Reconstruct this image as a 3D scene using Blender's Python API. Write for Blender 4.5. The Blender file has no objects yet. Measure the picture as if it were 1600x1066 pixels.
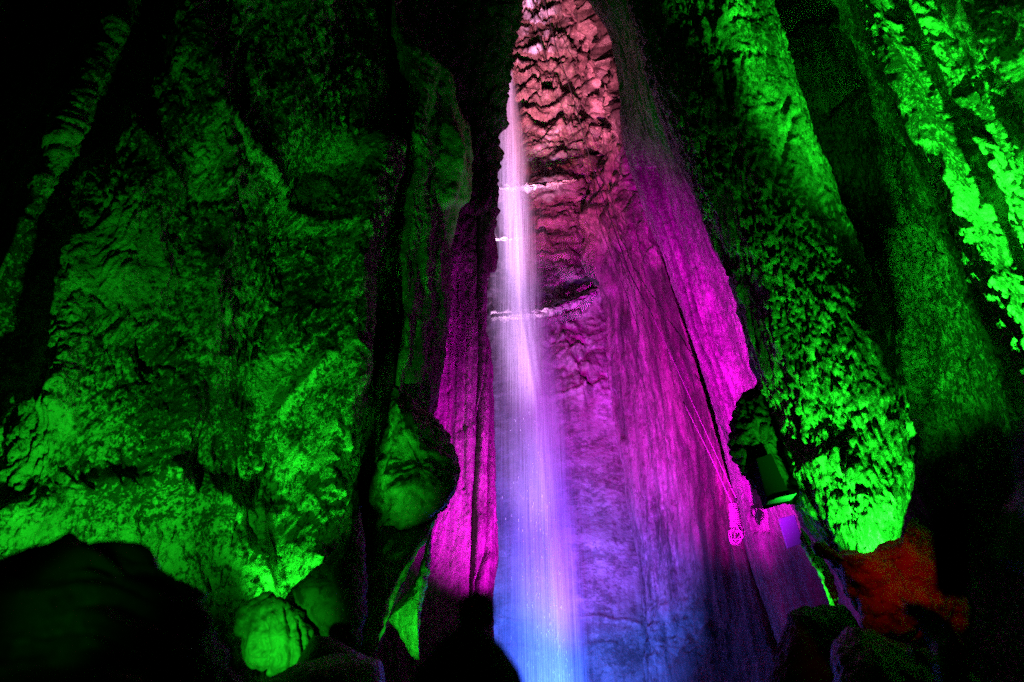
import bpy, bmesh, math, random
import numpy as np
from mathutils import Vector
random.seed(7)
rng = np.random.default_rng(7)
S = bpy.context.scene
C = S.collection
R = math.radians

# ------------------------------------------------------------------ camera
CAMZ, PITCH, F = 1.5, 31.0, 1067.0          # 24 mm lens, looking up the shaft
cam_d = bpy.data.cameras.new('camera'); cam = bpy.data.objects.new('camera', cam_d); C.objects.link(cam)
cam.location = (0, 0, CAMZ); cam.rotation_euler = (R(90+PITCH), 0, 0)
cam_d.lens = 24.0; cam_d.sensor_width = 36.0; cam_d.clip_start = .05; cam_d.clip_end = 200
cam_d.dof.use_dof = True; cam_d.dof.focus_distance = 17; cam_d.dof.aperture_fstop = 1.7
S.camera = cam
# ------------------------------------------------------------------ world, colour
W = bpy.data.worlds.new('World'); S.world = W; W.use_nodes = True
W.node_tree.nodes['Background'].inputs[0].default_value = (.03, .09, .04, 1)
W.node_tree.nodes['Background'].inputs[1].default_value = .004
S.view_settings.view_transform = 'Standard'; S.view_settings.look = 'None'
S.view_settings.exposure = 0; S.view_settings.gamma = 1
try: S.view_settings.use_curve_mapping = False
except Exception: pass
S.cycles.max_bounces = 10; S.cycles.diffuse_bounces = 3; S.cycles.glossy_bounces = 2
S.cycles.transparent_max_bounces = 32; S.cycles.transmission_bounces = 4
S.cycles.sample_clamp_indirect = .6
S.cycles.use_denoising = False

cp, sp = math.cos(R(PITCH)), math.sin(R(PITCH))
def ray(px, py):
    u = (np.asarray(px, float)-800)/F; v = (533-np.asarray(py, float))/F
    return u, cp-v*sp, sp+v*cp
def P(px, py, Y):
    """a place in the cave given by the direction it is seen in and how far ahead (metres) it stands"""
    a, b, c = ray(px, py); k = np.asarray(Y, float)/b
    return np.stack([a*k, b*k, c*k+CAMZ], -1)
def PV(px, py, Y): return Vector(P(px, py, Y).tolist())

# ------------------------------------------------------------------ lamps of the light show and added fill spots
def spot(name, loc, tgt, col, watts, size, blend=1.0, rad=.06):
    d = bpy.data.lights.new(name, 'SPOT'); d.color = col; d.energy = watts
    d.spot_size = R(size); d.spot_blend = blend; d.shadow_soft_size = rad
    o = bpy.data.objects.new(name, d); C.objects.link(o); o.location = loc
    o.rotation_euler = (Vector(tgt)-Vector(loc)).to_track_quat('-Z', 'Y').to_euler(); return o
GREEN = (.012, 1, .02); MAG = (.92, .004, .95); BLUE = (.05, .13, 1); PINK = (1, .27, .46); LAV = (.80, .46, 1); RED = (1, .05, .01)
LIGHTS = [
 ('green_flood_far_left',  PV(140, 985, 5.15),  PV(180, 500, 6.6),  GREEN, 660, 120),
 ('green_flood_left_rib',  PV(425, 1150, 7.3), PV(508, 600, 8.0), GREEN, 1900, 52),
 ('green_fill_lit_boulder', PV(330, 1080, 5.3), PV(430, 1000, 6.5), GREEN, 150, 44),  # added spot that lights the small boulder on its own
 ('green_fill_boulder',   PV(600, 1120, 7.6), PV(604, 480, 9.4), GREEN, 230, 34),  # added low fill to bring up the jutting boulder and dark column
 ('green_flood_nook',      PV(640, 1100, 8.6), PV(650, 930, 9.6),  GREEN, 160, 60),
 ('green_flood_column',    PV(1384, 925, 6.95), PV(1352, 810, 7.4), GREEN, 3400, 64),
 ('green_flood_right',     (5.0, 4.6, .8), (5.55, 6.0, 8.2),  GREEN, 68000, 28),
 ('green_fill_recess',    PV(1452, 960, 7.1), PV(1350, 330, 10.0), GREEN, 2200, 50),  # added weak fill to lift the dark recess
 ('green_flood_right_fill', PV(1790, 1000, 3.2), PV(1465, 140, 6.0),  GREEN, 1200, 36),
 ('green_flood_strip',     PV(1262, 1010, 7.9), PV(1290, 900, 8.3), GREEN, 220, 40),
 ('green_flood_foreground', PV(-200, 960, .95), PV(20, 955, 1.25), GREEN, 1.6, 34),
 ('green_cross_left',      PV(1150, 1000, 11.0), PV(690, 170, 10.2), GREEN, 1400, 18),
 ('green_cross_right',     PV(680, 1120, 8.6), PV(1022, 140, 12.8), GREEN, 1700, 14),
 ('magenta_flood_left',    PV(1010, 1120, 10.5), PV(722, 725, 12.8), MAG, 6800, 46),
 ('magenta_flood_right',   PV(850, 1150, 8.0), PV(1075, 585, 15.5), MAG, 27500, 50),
 ('blue_flood_pool',       PV(870, 1180, 15.6), PV(880, 940, 20.0), BLUE, 6500, 88),
 ('violet_fill_back',     PV(990, 1150, 13.5), PV(915, 760, 20.2), (.36, .03, 1), 8500, 56),  # added to brighten the lower back wall
 ('pink_flood_top',        PV(850, 600, 12.0), PV(872, 95, 19.5), PINK, 70000, 22),
 ('lavender_flood_falls_high', PV(800, 1120, 15.2), PV(793, 190, 18.4), LAV, 240000, 10),
 ('lavender_flood_falls_mid', PV(800, 1120, 15.2), PV(800, 420, 18.4), LAV, 52000, 15),
 ('lavender_flood_falls_low', PV(805, 1130, 15.0), PV(820, 660, 18.4), LAV, 5500, 26),
 ('violet_flood_falls_foot', PV(815, 1130, 14.8), PV(845, 880, 18.4), (.22, .30, 1), 1500, 46),
 ('violet_fill_low_right', PV(1110, 1150, 9.6), PV(1240, 850, 12.2), (.62, .04, .9), 420, 60),  # added to reach the board and the lower right wall
 ('rose_fill_mid',        PV(860, 700, 12.5), PV(875, 250, 19.5), (1, .13, .30), 15000, 26),  # added to soften the lower edge of the pink cone
 ('red_flood',             PV(1470, 640, 3.8), PV(1390, 925, 6.0), (1, .010, .012), 52, 36),
]
for n, l, t, c, w, s in LIGHTS: spot(n, l, t, c, w, s)

# ------------------------------------------------------------------ helpers
def hsh(i, j, k, s):
    h = (i*374761393 + j*668265263 + k*2147483647*3 + s*974634777) & 0xFFFFFFFF
    h = ((h ^ (h >> 13))*1274126177) & 0xFFFFFFFF
    return h ^ (h >> 16)
G3 = rng.normal(size=(256, 3)); G3 /= np.linalg.norm(G3, axis=1)[:, None]; G3 = G3.astype(np.float32)
def perlin(p, seed=0):
    p = np.asarray(p, np.float32); i = np.floor(p).astype(np.int64); f = p-i
    w = f*f*f*(f*(f*6-15)+10); out = np.zeros(p.shape[0], np.float32)
    for c in range(8):
        o = (c & 1, (c >> 1) & 1, c >> 2)
        g = G3[hsh(i[:, 0]+o[0], i[:, 1]+o[1], i[:, 2]+o[2], seed) & 255]
        d = (g[:, 0]*(f[:, 0]-o[0]) + g[:, 1]*(f[:, 1]-o[1]) + g[:, 2]*(f[:, 2]-o[2]))
        ww = 1
        for a in range(3): ww = ww*(w[:, a] if o[a] else 1-w[:, a])
        out += d*ww
    return out*1.5
def fbm(p, octs=4, seed=0, gain=.5):
    o = 0; a = 1
    for k in range(octs): o = o+a*perlin(p*(2.03**k)+k*7.3, seed+k); a *= gain
    return o
def billow(p, octs=3, seed=0, gain=.5):
    o = 0; a = 1
    for k in range(octs): o = o+a*(2.4*np.abs(perlin(p*(2.1**k)+k*3.1, seed+k))-.8); a *= gain
    return o
def ss(x, a, b):
    t = np.clip((x-a)/(b-a), 0, 1); return t*t*(3-2*t)
def stroke(px, py, pts, w, amp, pw=2.0):
    """ridge (+) or groove (-) along a line"""
    pts = np.array(pts, float); d = np.full(px.shape, 1e9)
    for a, b in zip(pts[:-1], pts[1:]):
        ab = b-a; t = np.clip(((px-a[0])*ab[0]+(py-a[1])*ab[1])/(ab@ab), 0, 1)
        d = np.minimum(d, np.hypot(px-a[0]-t*ab[0], py-a[1]-t*ab[1]))
    return amp*np.exp(-(d/w)**pw)
def slopes(x, y):                       # monotone cubic slopes along axis 0
    h = np.diff(x); dl = np.diff(y, axis=0)/h.reshape((-1,)+(1,)*(y.ndim-1))
    m = np.zeros_like(y)
    if len(x) > 2:
        p = dl[:-1]*dl[1:]
        with np.errstate(all='ignore'):
            hm = np.where(p > 0, 2*p/(dl[:-1]+dl[1:]), 0)
        m[1:-1] = np.nan_to_num(hm)
    m[0] = dl[0]; m[-1] = dl[-1]; return m
def pchip(x, y, q):
    x = np.asarray(x, float); y = np.asarray(y, float); m = slopes(x, y)
    k = np.clip(np.searchsorted(x, q, side='right')-1, 0, len(x)-2); h = (x[k+1]-x[k])
    t = (q-x[k])/h; sh = (-1,)+(1,)*(y.ndim-1); t = t.reshape(sh); h = h.reshape(sh)
    t2, t3 = t*t, t*t*t
    return (2*t3-3*t2+1)*y[k]+(t3-2*t2+t)*h*m[k]+(-2*t3+3*t2)*y[k+1]+(t3-t2)*h*m[k+1]
def V(x0, Y, top=-280, bot=1240, n=6):
    """an upright edge (constant plan position) that crosses mid height at x0"""
    return [(800+(x0-800)*(py+1250)/1783, py, Y) for py in np.linspace(top, bot, n)]
def new_obj(name, me, parent=None):
    o = bpy.data.objects.new(name, me); C.objects.link(o)
    if parent: o.parent = parent
    return o
def mesh(name, verts, faces, mat, parent=None, smooth=True):
    me = bpy.data.meshes.new(name)
    if isinstance(faces, np.ndarray):
        nf = len(faces); me.vertices.add(len(verts)); me.vertices.foreach_set('co', np.asarray(verts, np.float32).ravel())
        k = faces.shape[1]; me.loops.add(nf*k); me.loops.foreach_set('vertex_index', faces.astype(np.int32).ravel())
        me.polygons.add(nf); me.polygons.foreach_set('loop_start', np.arange(0, nf*k, k, dtype=np.int32))
        me.update(calc_edges=True)
    else:
        me.from_pydata([tuple(v) for v in verts], [], faces)
    me.polygons.foreach_set('use_smooth', [smooth]*len(me.polygons))
    me.materials.append(mat); me.validate()
    return new_obj(name, me, parent)
def tag(o, label=None, cat=None, group=None, kind=None):
    for k, v in (('label', label), ('category', cat), ('group', group), ('kind', kind)):
        if v: o[k] = v
    return o
def empty(name, loc, label, cat, group=None):
    o = bpy.data.objects.new(name, None); C.objects.link(o); o.location = loc
    return tag(o, label, cat, group)
def rails_grid(rails, step=2.6, flip=None):
    nr = len(rails); span = max(r[-1][1]-r[0][1] for r in rails)
    nv = int(span/step)+2; v = np.linspace(0, 1, nv); A = []
    for r in rails:
        r = np.array(r, float); q = r[0, 1]+(r[-1, 1]-r[0, 1])*v
        A.append(np.stack([pchip(r[:, 1], r[:, 0], q), q, pchip(r[:, 1], r[:, 2], q)], -1))
    A = np.array(A)                       # rail, v, (px,py,Y)
    us = [0.]
    for k in range(nr-1):
        d = np.percentile(np.hypot(A[k+1, :, 0]-A[k, :, 0], A[k+1, :, 1]-A[k, :, 1]), 75)
        d += .35*np.abs(A[k+1, :, 2]-A[k, :, 2]).mean()*F/10
        n = max(3, int(d/step)); us += list(k+np.arange(1, n+1)/n)
    return pchip(np.arange(nr), A, np.array(us))
def lowpass(a, it=2):
    for _ in range(it):
        b = a.copy(); b[1:-1] = (a[:-2]+2*a[1:-1]+a[2:])/4; a = b
        b = a.copy(); b[:, 1:-1] = (a[:, :-2]+2*a[:, 1:-1]+a[:, 2:])/4; a = b
    return a
def grid_rock(name, rails, mat, disp, step=2.6, parent=None, origin=None, closed=False):
    g = rails_grid(rails, step); nu, nv = g.shape[:2]
    p = P(g[..., 0], g[..., 1], g[..., 2])
    p = lowpass(p, 3)
    def nrm(p):
        n = np.cross(np.gradient(p, axis=0), np.gradient(p, axis=1)); l = np.linalg.norm(n, axis=2, keepdims=True)
        return n/np.maximum(l, 1e-9)
    n = lowpass(nrm(p), 6)
    eye = np.array([0, 0, CAMZ]); sgn = np.sign(np.median(np.sum(n*(eye-p), axis=2))); n *= sgn
    d = disp(p.reshape(-1, 3), g[..., 0].ravel(), g[..., 1].ravel()); st = None
    if isinstance(d, tuple): d, st = d
    d = d.reshape(nu, nv)
    p = p+n*d[..., None]
    idx = np.arange(nu*nv).reshape(nu, nv)
    q = np.stack([idx[:-1, :-1], idx[1:, :-1], idx[1:, 1:], idx[:-1, 1:]], -1).reshape(-1, 4)
    if sgn < 0: q = q[:, ::-1]
    v = p.reshape(-1, 3)
    if origin is not None: v = v-np.array(origin)
    o = mesh(name, v, q, mat, parent)
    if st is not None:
        at = o.data.attributes.new('dark_marks', 'FLOAT', 'POINT'); at.data.foreach_set('value', np.clip(st, 0, 1).astype(np.float32))
    return o

# ------------------------------------------------------------------ materials
def mat_new(name):
    m = bpy.data.materials.new(name); m.use_nodes = True; nt = m.node_tree
    return m, nt, nt.nodes, nt.links, nt.nodes['Principled BSDF']
def rock(name, dark, mid, light, sc=1.0, bump=.6, fine=9.0, pit=.35, zs=1.0, rough=.6, spec=.35, streak=0.0, bdist=.03, strata=0.0):
    m, nt, N, L, B = mat_new(name)
    tc = N.new('ShaderNodeTexCoord'); mp = N.new('ShaderNodeMapping'); mp.inputs['Scale'].default_value = (sc, sc, sc*zs)
    L.new(tc.outputs['Object'], mp.inputs[0])
    def noise(s, det=6, rg=.6, src=mp):
        n = N.new('ShaderNodeTexNoise'); n.inputs['Scale'].default_value = s; n.inputs['Detail'].default_value = det
        n.inputs['Roughness'].default_value = rg; L.new(src.outputs[0], n.inputs['Vector']); return n
    n1 = noise(1.3); n2 = noise(fine, 5, .65)
    r = N.new('ShaderNodeValToRGB'); e = r.color_ramp.elements
    e[0].position = .32; e[0].color = (*dark, 1); e[1].position = .68; e[1].color = (*light, 1)
    k = e.new(.5); k.color = (*mid, 1); L.new(n1.outputs[0], r.inputs[0])
    # mottling of mineral crust over bare rock
    r2 = N.new('ShaderNodeValToRGB'); e = r2.color_ramp.elements
    e[0].position = .475-pit*.04; e[0].color = (.03, .03, .03, 1); e[1].position = .53; e[1].color = (1, 1, 1, 1)
    npt = noise(.9, 4, .6); n22 = noise(fine*2.3, 4, .7)
    q1 = N.new('ShaderNodeMath'); q1.operation = 'MULTIPLY_ADD'; L.new(npt.outputs[0], q1.inputs[0]); q1.inputs[1].default_value = .55; q1.inputs[2].default_value = -.275+(.5-pit)*.12
    q2 = N.new('ShaderNodeMix'); q2.data_type = 'FLOAT'; q2.inputs[0].default_value = .45; L.new(n2.outputs[0], q2.inputs[2]); L.new(n22.outputs[0], q2.inputs[3])
    q3 = N.new('ShaderNodeMath'); q3.operation = 'ADD'; L.new(q1.outputs[0], q3.inputs[0]); L.new(q2.outputs[0], q3.inputs[1])
    L.new(q3.outputs[0], r2.inputs[0])
    mx = N.new('ShaderNodeMix'); mx.data_type = 'RGBA'; mx.blend_type = 'MULTIPLY'; mx.inputs[0].default_value = min(1, pit*1.6)
    L.new(r.outputs[0], mx.inputs[6]); L.new(r2.outputs[0], mx.inputs[7])
    col = mx.outputs[2]
    if streak:
        mp2 = N.new('ShaderNodeMapping'); mp2.inputs['Scale'].default_value = (4, 4, .12); L.new(tc.outputs['Object'], mp2.inputs[0])
        n3 = noise(1.6, 6, .6, mp2); r3 = N.new('ShaderNodeValToRGB'); e = r3.color_ramp.elements
        e[0].position = .36; e[0].color = (.25, .25, .28, 1); e[1].position = .6; e[1].color = (1, 1, 1, 1); L.new(n3.outputs[0], r3.inputs[0])
        m3 = N.new('ShaderNodeMix'); m3.data_type = 'RGBA'; m3.blend_type = 'MULTIPLY'; m3.inputs[0].default_value = streak
        L.new(col, m3.inputs[6]); L.new(r3.outputs[0], m3.inputs[7]); col = m3.outputs[2]
    if strata:
        mp4 = N.new('ShaderNodeMapping'); mp4.inputs['Scale'].default_value = (.35, .35, 3.2); mp4.inputs['Rotation'].default_value = (0, R(-9), 0)
        L.new(tc.outputs['Object'], mp4.inputs[0])
        n4 = noise(1.7, 7, .65, mp4); r4 = N.new('ShaderNodeValToRGB'); e = r4.color_ramp.elements
        e[0].position = .38; e[0].color = (.2, .2, .22, 1); e[1].position = .56; e[1].color = (1, 1, 1, 1); L.new(n4.outputs[0], r4.inputs[0])
        sx = N.new('ShaderNodeSeparateXYZ'); L.new(tc.outputs['Object'], sx.inputs[0])
        mz = N.new('ShaderNodeMapRange'); mz.inputs['From Min'].default_value = 12.5; mz.inputs['From Max'].default_value = 16.5; mz.inputs['To Min'].default_value = .12*strata; mz.inputs['To Max'].default_value = strata
        L.new(sx.outputs[2], mz.inputs['Value'])
        m4 = N.new('ShaderNodeMix'); m4.data_type = 'RGBA'; m4.blend_type = 'MULTIPLY'; m4.inputs[0].default_value = strata
        L.new(mz.outputs[0], m4.inputs[0]); L.new(col, m4.inputs[6]); L.new(r4.outputs[0], m4.inputs[7]); col = m4.outputs[2]
    at = N.new('ShaderNodeAttribute'); at.attribute_name = 'dark_marks'
    ms = N.new('ShaderNodeMix'); ms.data_type = 'RGBA'; ms.inputs[7].default_value = (.012, .011, .012, 1)  # mask darkens base colour along grooves, fissure lines and drip marks
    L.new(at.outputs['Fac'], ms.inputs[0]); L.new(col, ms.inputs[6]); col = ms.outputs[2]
    L.new(col, B.inputs['Base Color'])
    B.inputs['Roughness'].default_value = rough; B.inputs['Specular IOR Level'].default_value = spec
    vo = N.new('ShaderNodeTexVoronoi'); vo.inputs['Scale'].default_value = fine*1.1; L.new(mp.outputs[0], vo.inputs['Vector'])
    nb = noise(fine*2.6, 6, .7)
    ad = N.new('ShaderNodeMath'); ad.operation = 'MULTIPLY_ADD'; L.new(vo.outputs['Distance'], ad.inputs[0]); ad.inputs[1].default_value = -.55; L.new(nb.outputs[0], ad.inputs[2])
    a2 = N.new('ShaderNodeMath'); a2.operation = 'ADD'; L.new(ad.outputs[0], a2.inputs[0]); L.new(n2.outputs[0], a2.inputs[1])
    bp = N.new('ShaderNodeBump'); bp.inputs['Strength'].default_value = bump; bp.inputs['Distance'].default_value = bdist
    L.new(a2.outputs[0], bp.inputs['Height']); L.new(bp.outputs[0], B.inputs['Normal'])
    return m
def plain(name, col, rough=.6, spec=.4, bump=.2, sc=200):
    m, nt, N, L, B = mat_new(name)
    tc = N.new('ShaderNodeTexCoord'); n = N.new('ShaderNodeTexNoise'); n.inputs['Scale'].default_value = sc; n.inputs['Detail'].default_value = 4
    L.new(tc.outputs['Object'], n.inputs['Vector'])
    r = N.new('ShaderNodeValToRGB'); e = r.color_ramp.elements; e[0].position = .3; e[0].color = (*[c*.7 for c in col], 1); e[1].position = .7; e[1].color = (*col, 1)
    L.new(n.outputs[0], r.inputs[0]); L.new(r.outputs[0], B.inputs['Base Color'])
    B.inputs['Roughness'].default_value = rough; B.inputs['Specular IOR Level'].default_value = spec
    bp = N.new('ShaderNodeBump'); bp.inputs['Strength'].default_value = bump; bp.inputs['Distance'].default_value = .004
    L.new(n.outputs[0], bp.inputs['Height']); L.new(bp.outputs[0], B.inputs['Normal'])
    return m
M_column = rock('streaked_crust', (.13, .12, .10), (.27, .25, .21), (.42, .39, .33), 1, 1.0, 11, .52, .42, .5, .45, .7)
M_ridge = rock('ridge_crust', (.16, .15, .12), (.30, .28, .23), (.44, .41, .35), 1, 1.0, 12, .56, .6, .5, .45, .4)
M_crust = rock('crusted_limestone', (.13, .12, .10), (.27, .25, .21), (.42, .39, .33), 1, 1.0, 12, .6, .8, .55, .4)
M_smooth = rock('smooth_limestone', (.12, .11, .09), (.22, .20, .17), (.32, .30, .25), 1, .5, 5, .25, .7, .5, .4)
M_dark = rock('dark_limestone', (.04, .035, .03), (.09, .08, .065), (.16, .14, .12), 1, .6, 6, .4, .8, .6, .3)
M_shaded = rock('shaded_limestone', (.012, .011, .01), (.025, .022, .02), (.05, .045, .04), 1, .8, 6, .4, .8, .7, .2)  # near-black limestone copy; shade on overhang and shelf put into base colour
M_flute = rock('fluted_flowstone', (.20, .18, .15), (.32, .29, .25), (.46, .42, .36), 1, .9, 11, .3, .5, .45, .5, .75)
M_back = rock('bedded_limestone', (.16, .11, .10), (.27, .19, .17), (.40, .32, .29), 1, .7, 4.5, .3, 1.4, .55, .4, .15, .04, .75)
M_flow = rock('smooth_flowstone', (.20, .12, .12), (.30, .19, .18), (.42, .30, .28), 1, .9, 8, .3, .5, .4, .5, .6)
M_lump = rock('lumpy_limestone', (.16, .13, .12), (.32, .27, .25), (.50, .44, .40), 1, .9, 3.2, .4, 1, .5, .5, 0, .07)
M_clay = rock('red_clay_rock', (.12, .04, .03), (.28, .10, .07), (.38, .17, .12), 1, 1.0, 9, .5, 1, .45, .5)

# ------------------------------------------------------------------ the cave
def crust(amp=.03, big=.25, f=3.2, seed=0, vert=.25, va=.08):
    def fn(p, px, py):
        w = p+.25*np.stack([fbm(p*.9, 2, seed+31), fbm(p*.9, 2, seed+37), fbm(p*.9, 2, seed+41)], -1)
        d = big*fbm(w*np.array([.45, .45, .22]), 3, seed)
        d += va*fbm(w*np.array([2.2, 2.2, vert]), 4, seed+5, .6)
        patch = .35+.9*ss(fbm(w*.7, 3, seed+9), -.25, .3)
        d += .035*fbm(p*np.array([6, 6, .35]), 3, seed+21)
        d += amp*patch*billow(p*np.array([f, f, f*.42])+.6*fbm(p*1.5, 2, seed+13)[:, None], 3, seed+11, .6)
        return d
    return fn

# back wall, bedded rock with ledges, behind the falls
def disp_back(p, px, py):
    q = p.copy(); q[:, 2] -= .16*p[:, 0]
    w = q+.3*np.stack([fbm(p*.7, 2, 3)]*3, -1)
    upper = ss(-py, -640, -430)
    d = .22*fbm(w*np.array([.35, .35, .3]), 3, 1)
    beds = fbm((w+.5*fbm(p*.5, 2, 6)[:, None])*np.array([.4, .4, 4.5]), 4, 2, .65)
    d += upper*.075*beds*(.5+1.2*ss(fbm(w*.6, 2, 7), -.3, .3)) + (1-upper)*(.008*beds+.03*fbm(p*np.array([3, 3, .25]), 3, 12)+.02*fbm(np.stack([p[:, 0]*1.2, p[:, 1], p[:, 2]*4-p[:, 0]*1.6], -1), 3, 13))
    d += upper*.11*billow(w*np.array([1.5, 1.5, 1.6]), 4, 8, .6)+.25*upper*fbm(w*np.array([.8, .8, .9]), 2, 9)
    top = ss(-py, -260, -120)
    d += top*.5*fbm(w*.55, 3, 14)+top*.15*billow(w*1.1, 3, 17)-top*.7*ss(fbm(w*np.array([.75, .75, .9]), 3, 19), .08, .26)
    d += .012*fbm(w*np.array([5, 5, 3]), 3, 21)
    for pts, wd, a in (([(770, 492), (830, 494), (870, 485), (905, 470), (935, 462)], 8, .42),
                       ([(770, 500), (850, 505), (905, 488)], 5, .25),
                       ([(775, 292), (830, 296), (870, 290), (905, 285)], 8, .4),
                       ([(770, 373), (820, 374), (850, 380)], 6, .32),
                       ([(800, 607), (860, 625), (900, 612), (940, 598)], 4, .10),
                       ([(870, 560), (905, 545), (940, 535)], 4, .08),
                       ([(780, 970), (850, 975), (910, 965), (1000, 975)], 4, .07),
                       ([(770, 1010), (860, 1015), (960, 1005)], 4, .06)):
        d += stroke(px, py+5*perlin(p*1.7, 77), pts, wd, a, 3)
    # rough scar beside the falls and fluted spur
    scar = stroke(px, py, [(870, 520), (890, 560), (915, 600)], 34, 1)
    d += scar*(.22*billow(w*np.array([1.3, 1.3, .9]), 4, 25)+.15)
    return d
grid_rock('back_wall', [V(640, 19.6), V(735, 20.2), V(800, 20.4), V(880, 20.3), V(960, 20.6), V(1020, 21.5)], M_back, disp_back, 2.2)
tag(C.objects['back_wall'], kind='structure')

# pillar of lumpy rock and smooth flowstone sheet right of the joint
def disp_flow(p, px, py):
    w = p+.3*np.stack([fbm(p*.6, 2, 53)]*3, -1)
    lump = ss(-py, -480, -330); top = ss(-py, -240, -120)
    d = .25*fbm(w*np.array([.4, .4, .15]), 3, 50)
    d += (1-lump)*.07*fbm(w*np.array([2.4, 2.4, .12]), 4, 51)
    d += lump*.15*billow(w*np.array([1.0, 1.0, .8]), 4, 55, .6) + top*.16*billow(w*.8, 3, 58)-ss(-py, -330, -230)*.6*ss(fbm(w*.8, 3, 69), .08, .26) + lump*.3*fbm(w*.6, 2, 59)
    d += .022*fbm(w*np.array([7, 7, .8]), 3, 60)+.008*billow(p*np.array([16, 16, 7]), 2, 61)
    d += stroke(px, py, [(930, 330), (915, 350), (925, 400), (950, 450)], 12, .3)
    foot = stroke(px, py, [(1040, 990), (1080, 1000)], 50, 1)
    d += foot*.14*billow(w*1.6, 4, 63, .65)
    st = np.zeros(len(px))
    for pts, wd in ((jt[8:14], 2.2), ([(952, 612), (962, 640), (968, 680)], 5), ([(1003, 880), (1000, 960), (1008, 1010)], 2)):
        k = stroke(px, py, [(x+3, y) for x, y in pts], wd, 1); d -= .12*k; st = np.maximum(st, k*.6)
    for k in range(9):
        x = 985+k*11; d += stroke(px, py, [(x, 400), (x+18+k*3, 620), (x+30+k*6, 1000)], 2.6, -.035)
    # dark drip marks and mineral bands
    st = np.maximum(st, .55*ss(fbm(p*np.array([2.2, 2.2, .25]), 4, 66), .18, .42))
    for x0, x1, x2 in ((1085, 1118, 1150), (1070, 1096, 1122)):
        st = np.maximum(st, stroke(px, py, [(x0-50, 420), (x0, 620), (x1, 800), (x2, 1060)], 7, .75))
    return d, st
jt = [(868, -280), (875, 0), (893, 60), (905, 140), (912, 230), (915, 330), (922, 400), (942, 460), (948, 560), (955, 640), (972, 740), (990, 840), (1000, 930), (1003, 1066), (1010, 1240)]
def off(l, dx, Y, kx=0): return [(x+dx+kx*(y+250)/1300, y, Y) for x, y in l]
dR = [(890, -280), (918, 0), (950, 55), (966, 120), (974, 200), (988, 262), (1010, 330), (1036, 400), (1062, 480), (1088, 560), (1112, 640), (1140, 740), (1160, 830), (1195, 950), (1230, 1066), (1280, 1240)]
def mixl(a, b, t, Y):
    ys = sorted(set([q[1] for q in a])); bx = np.interp(ys, [q[1] for q in b], [q[0] for q in b])
    ax = np.interp(ys, [q[1] for q in a], [q[0] for q in a]); return [(x0*(1-t)+x1*t, y, Y) for x0, x1, y in zip(ax, bx, ys)]
def dep(l, a, b): return [(x, y, a+(b-a)*float(ss(np.array(y), 250, 520))) for x, y, _ in l]
grid_rock('flowstone_sheet', [off(jt, 14, 20.9), dep(off(jt, -1, 0), 19.9, 20.25), dep(off(jt, 8, 0), 19.4, 19.95), dep(mixl(jt, dR, .35, 0), 18.7, 19.0), mixl(jt, dR, .7, 17.6), mixl(jt, dR, .97, 16.4), mixl(jt, dR, 1.0, 17.0), off(dR, 8, 17.6), off(dR, 60, 17.6)], M_flow, disp_flow, 2.2)
tag(C.objects['flowstone_sheet'], 'tall smooth magenta and violet flowstone sheet with lumpy top, right of the waterfall', 'rock formation')

# right inner wall: dark green above, magenta below
def disp_D(p, px, py):
    w = p+.2*np.stack([fbm(p*.8, 2, 90)]*3, -1)
    d = .2*fbm(w*np.array([.5, .5, .15]), 3, 91)+.05*fbm(w*np.array([3, 3, .3]), 3, 92)+.018*billow(w*np.array([6, 6, 3]), 3, 94)
    for o in (10, 22, 30):
        d += stroke(px, py, [(x+o, y) for x, y in dR[5:13]], 2.6, -.16)
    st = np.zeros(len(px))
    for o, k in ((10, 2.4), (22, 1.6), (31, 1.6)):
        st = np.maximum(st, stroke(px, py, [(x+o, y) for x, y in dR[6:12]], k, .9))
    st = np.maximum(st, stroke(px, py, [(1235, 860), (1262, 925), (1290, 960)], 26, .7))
    return d, st
eL = [(930, -280), (975, -60), (985, 0), (1010, 110), (1040, 200), (1078, 280), (1112, 370), (1143, 440), (1165, 520), (1188, 600), (1215, 680), (1245, 790), (1290, 880), (1335, 1000), (1360, 1066), (1400, 1240)]
dRx = [(x, y) for x, y in dR]
grid_rock('inner_wall', [off(dRx, 26, 17.5), off(dRx, 4, 15.4), off(dRx, 3, 14.6), mixl(dRx, eL, .45, 13.4), mixl(dRx, eL, .9, 12.2), off(eL, 30, 11.2), off(eL, 90, 10.5)], M_flute, disp_D, 2.2)
tag(C.objects['inner_wall'], kind='structure')

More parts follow.
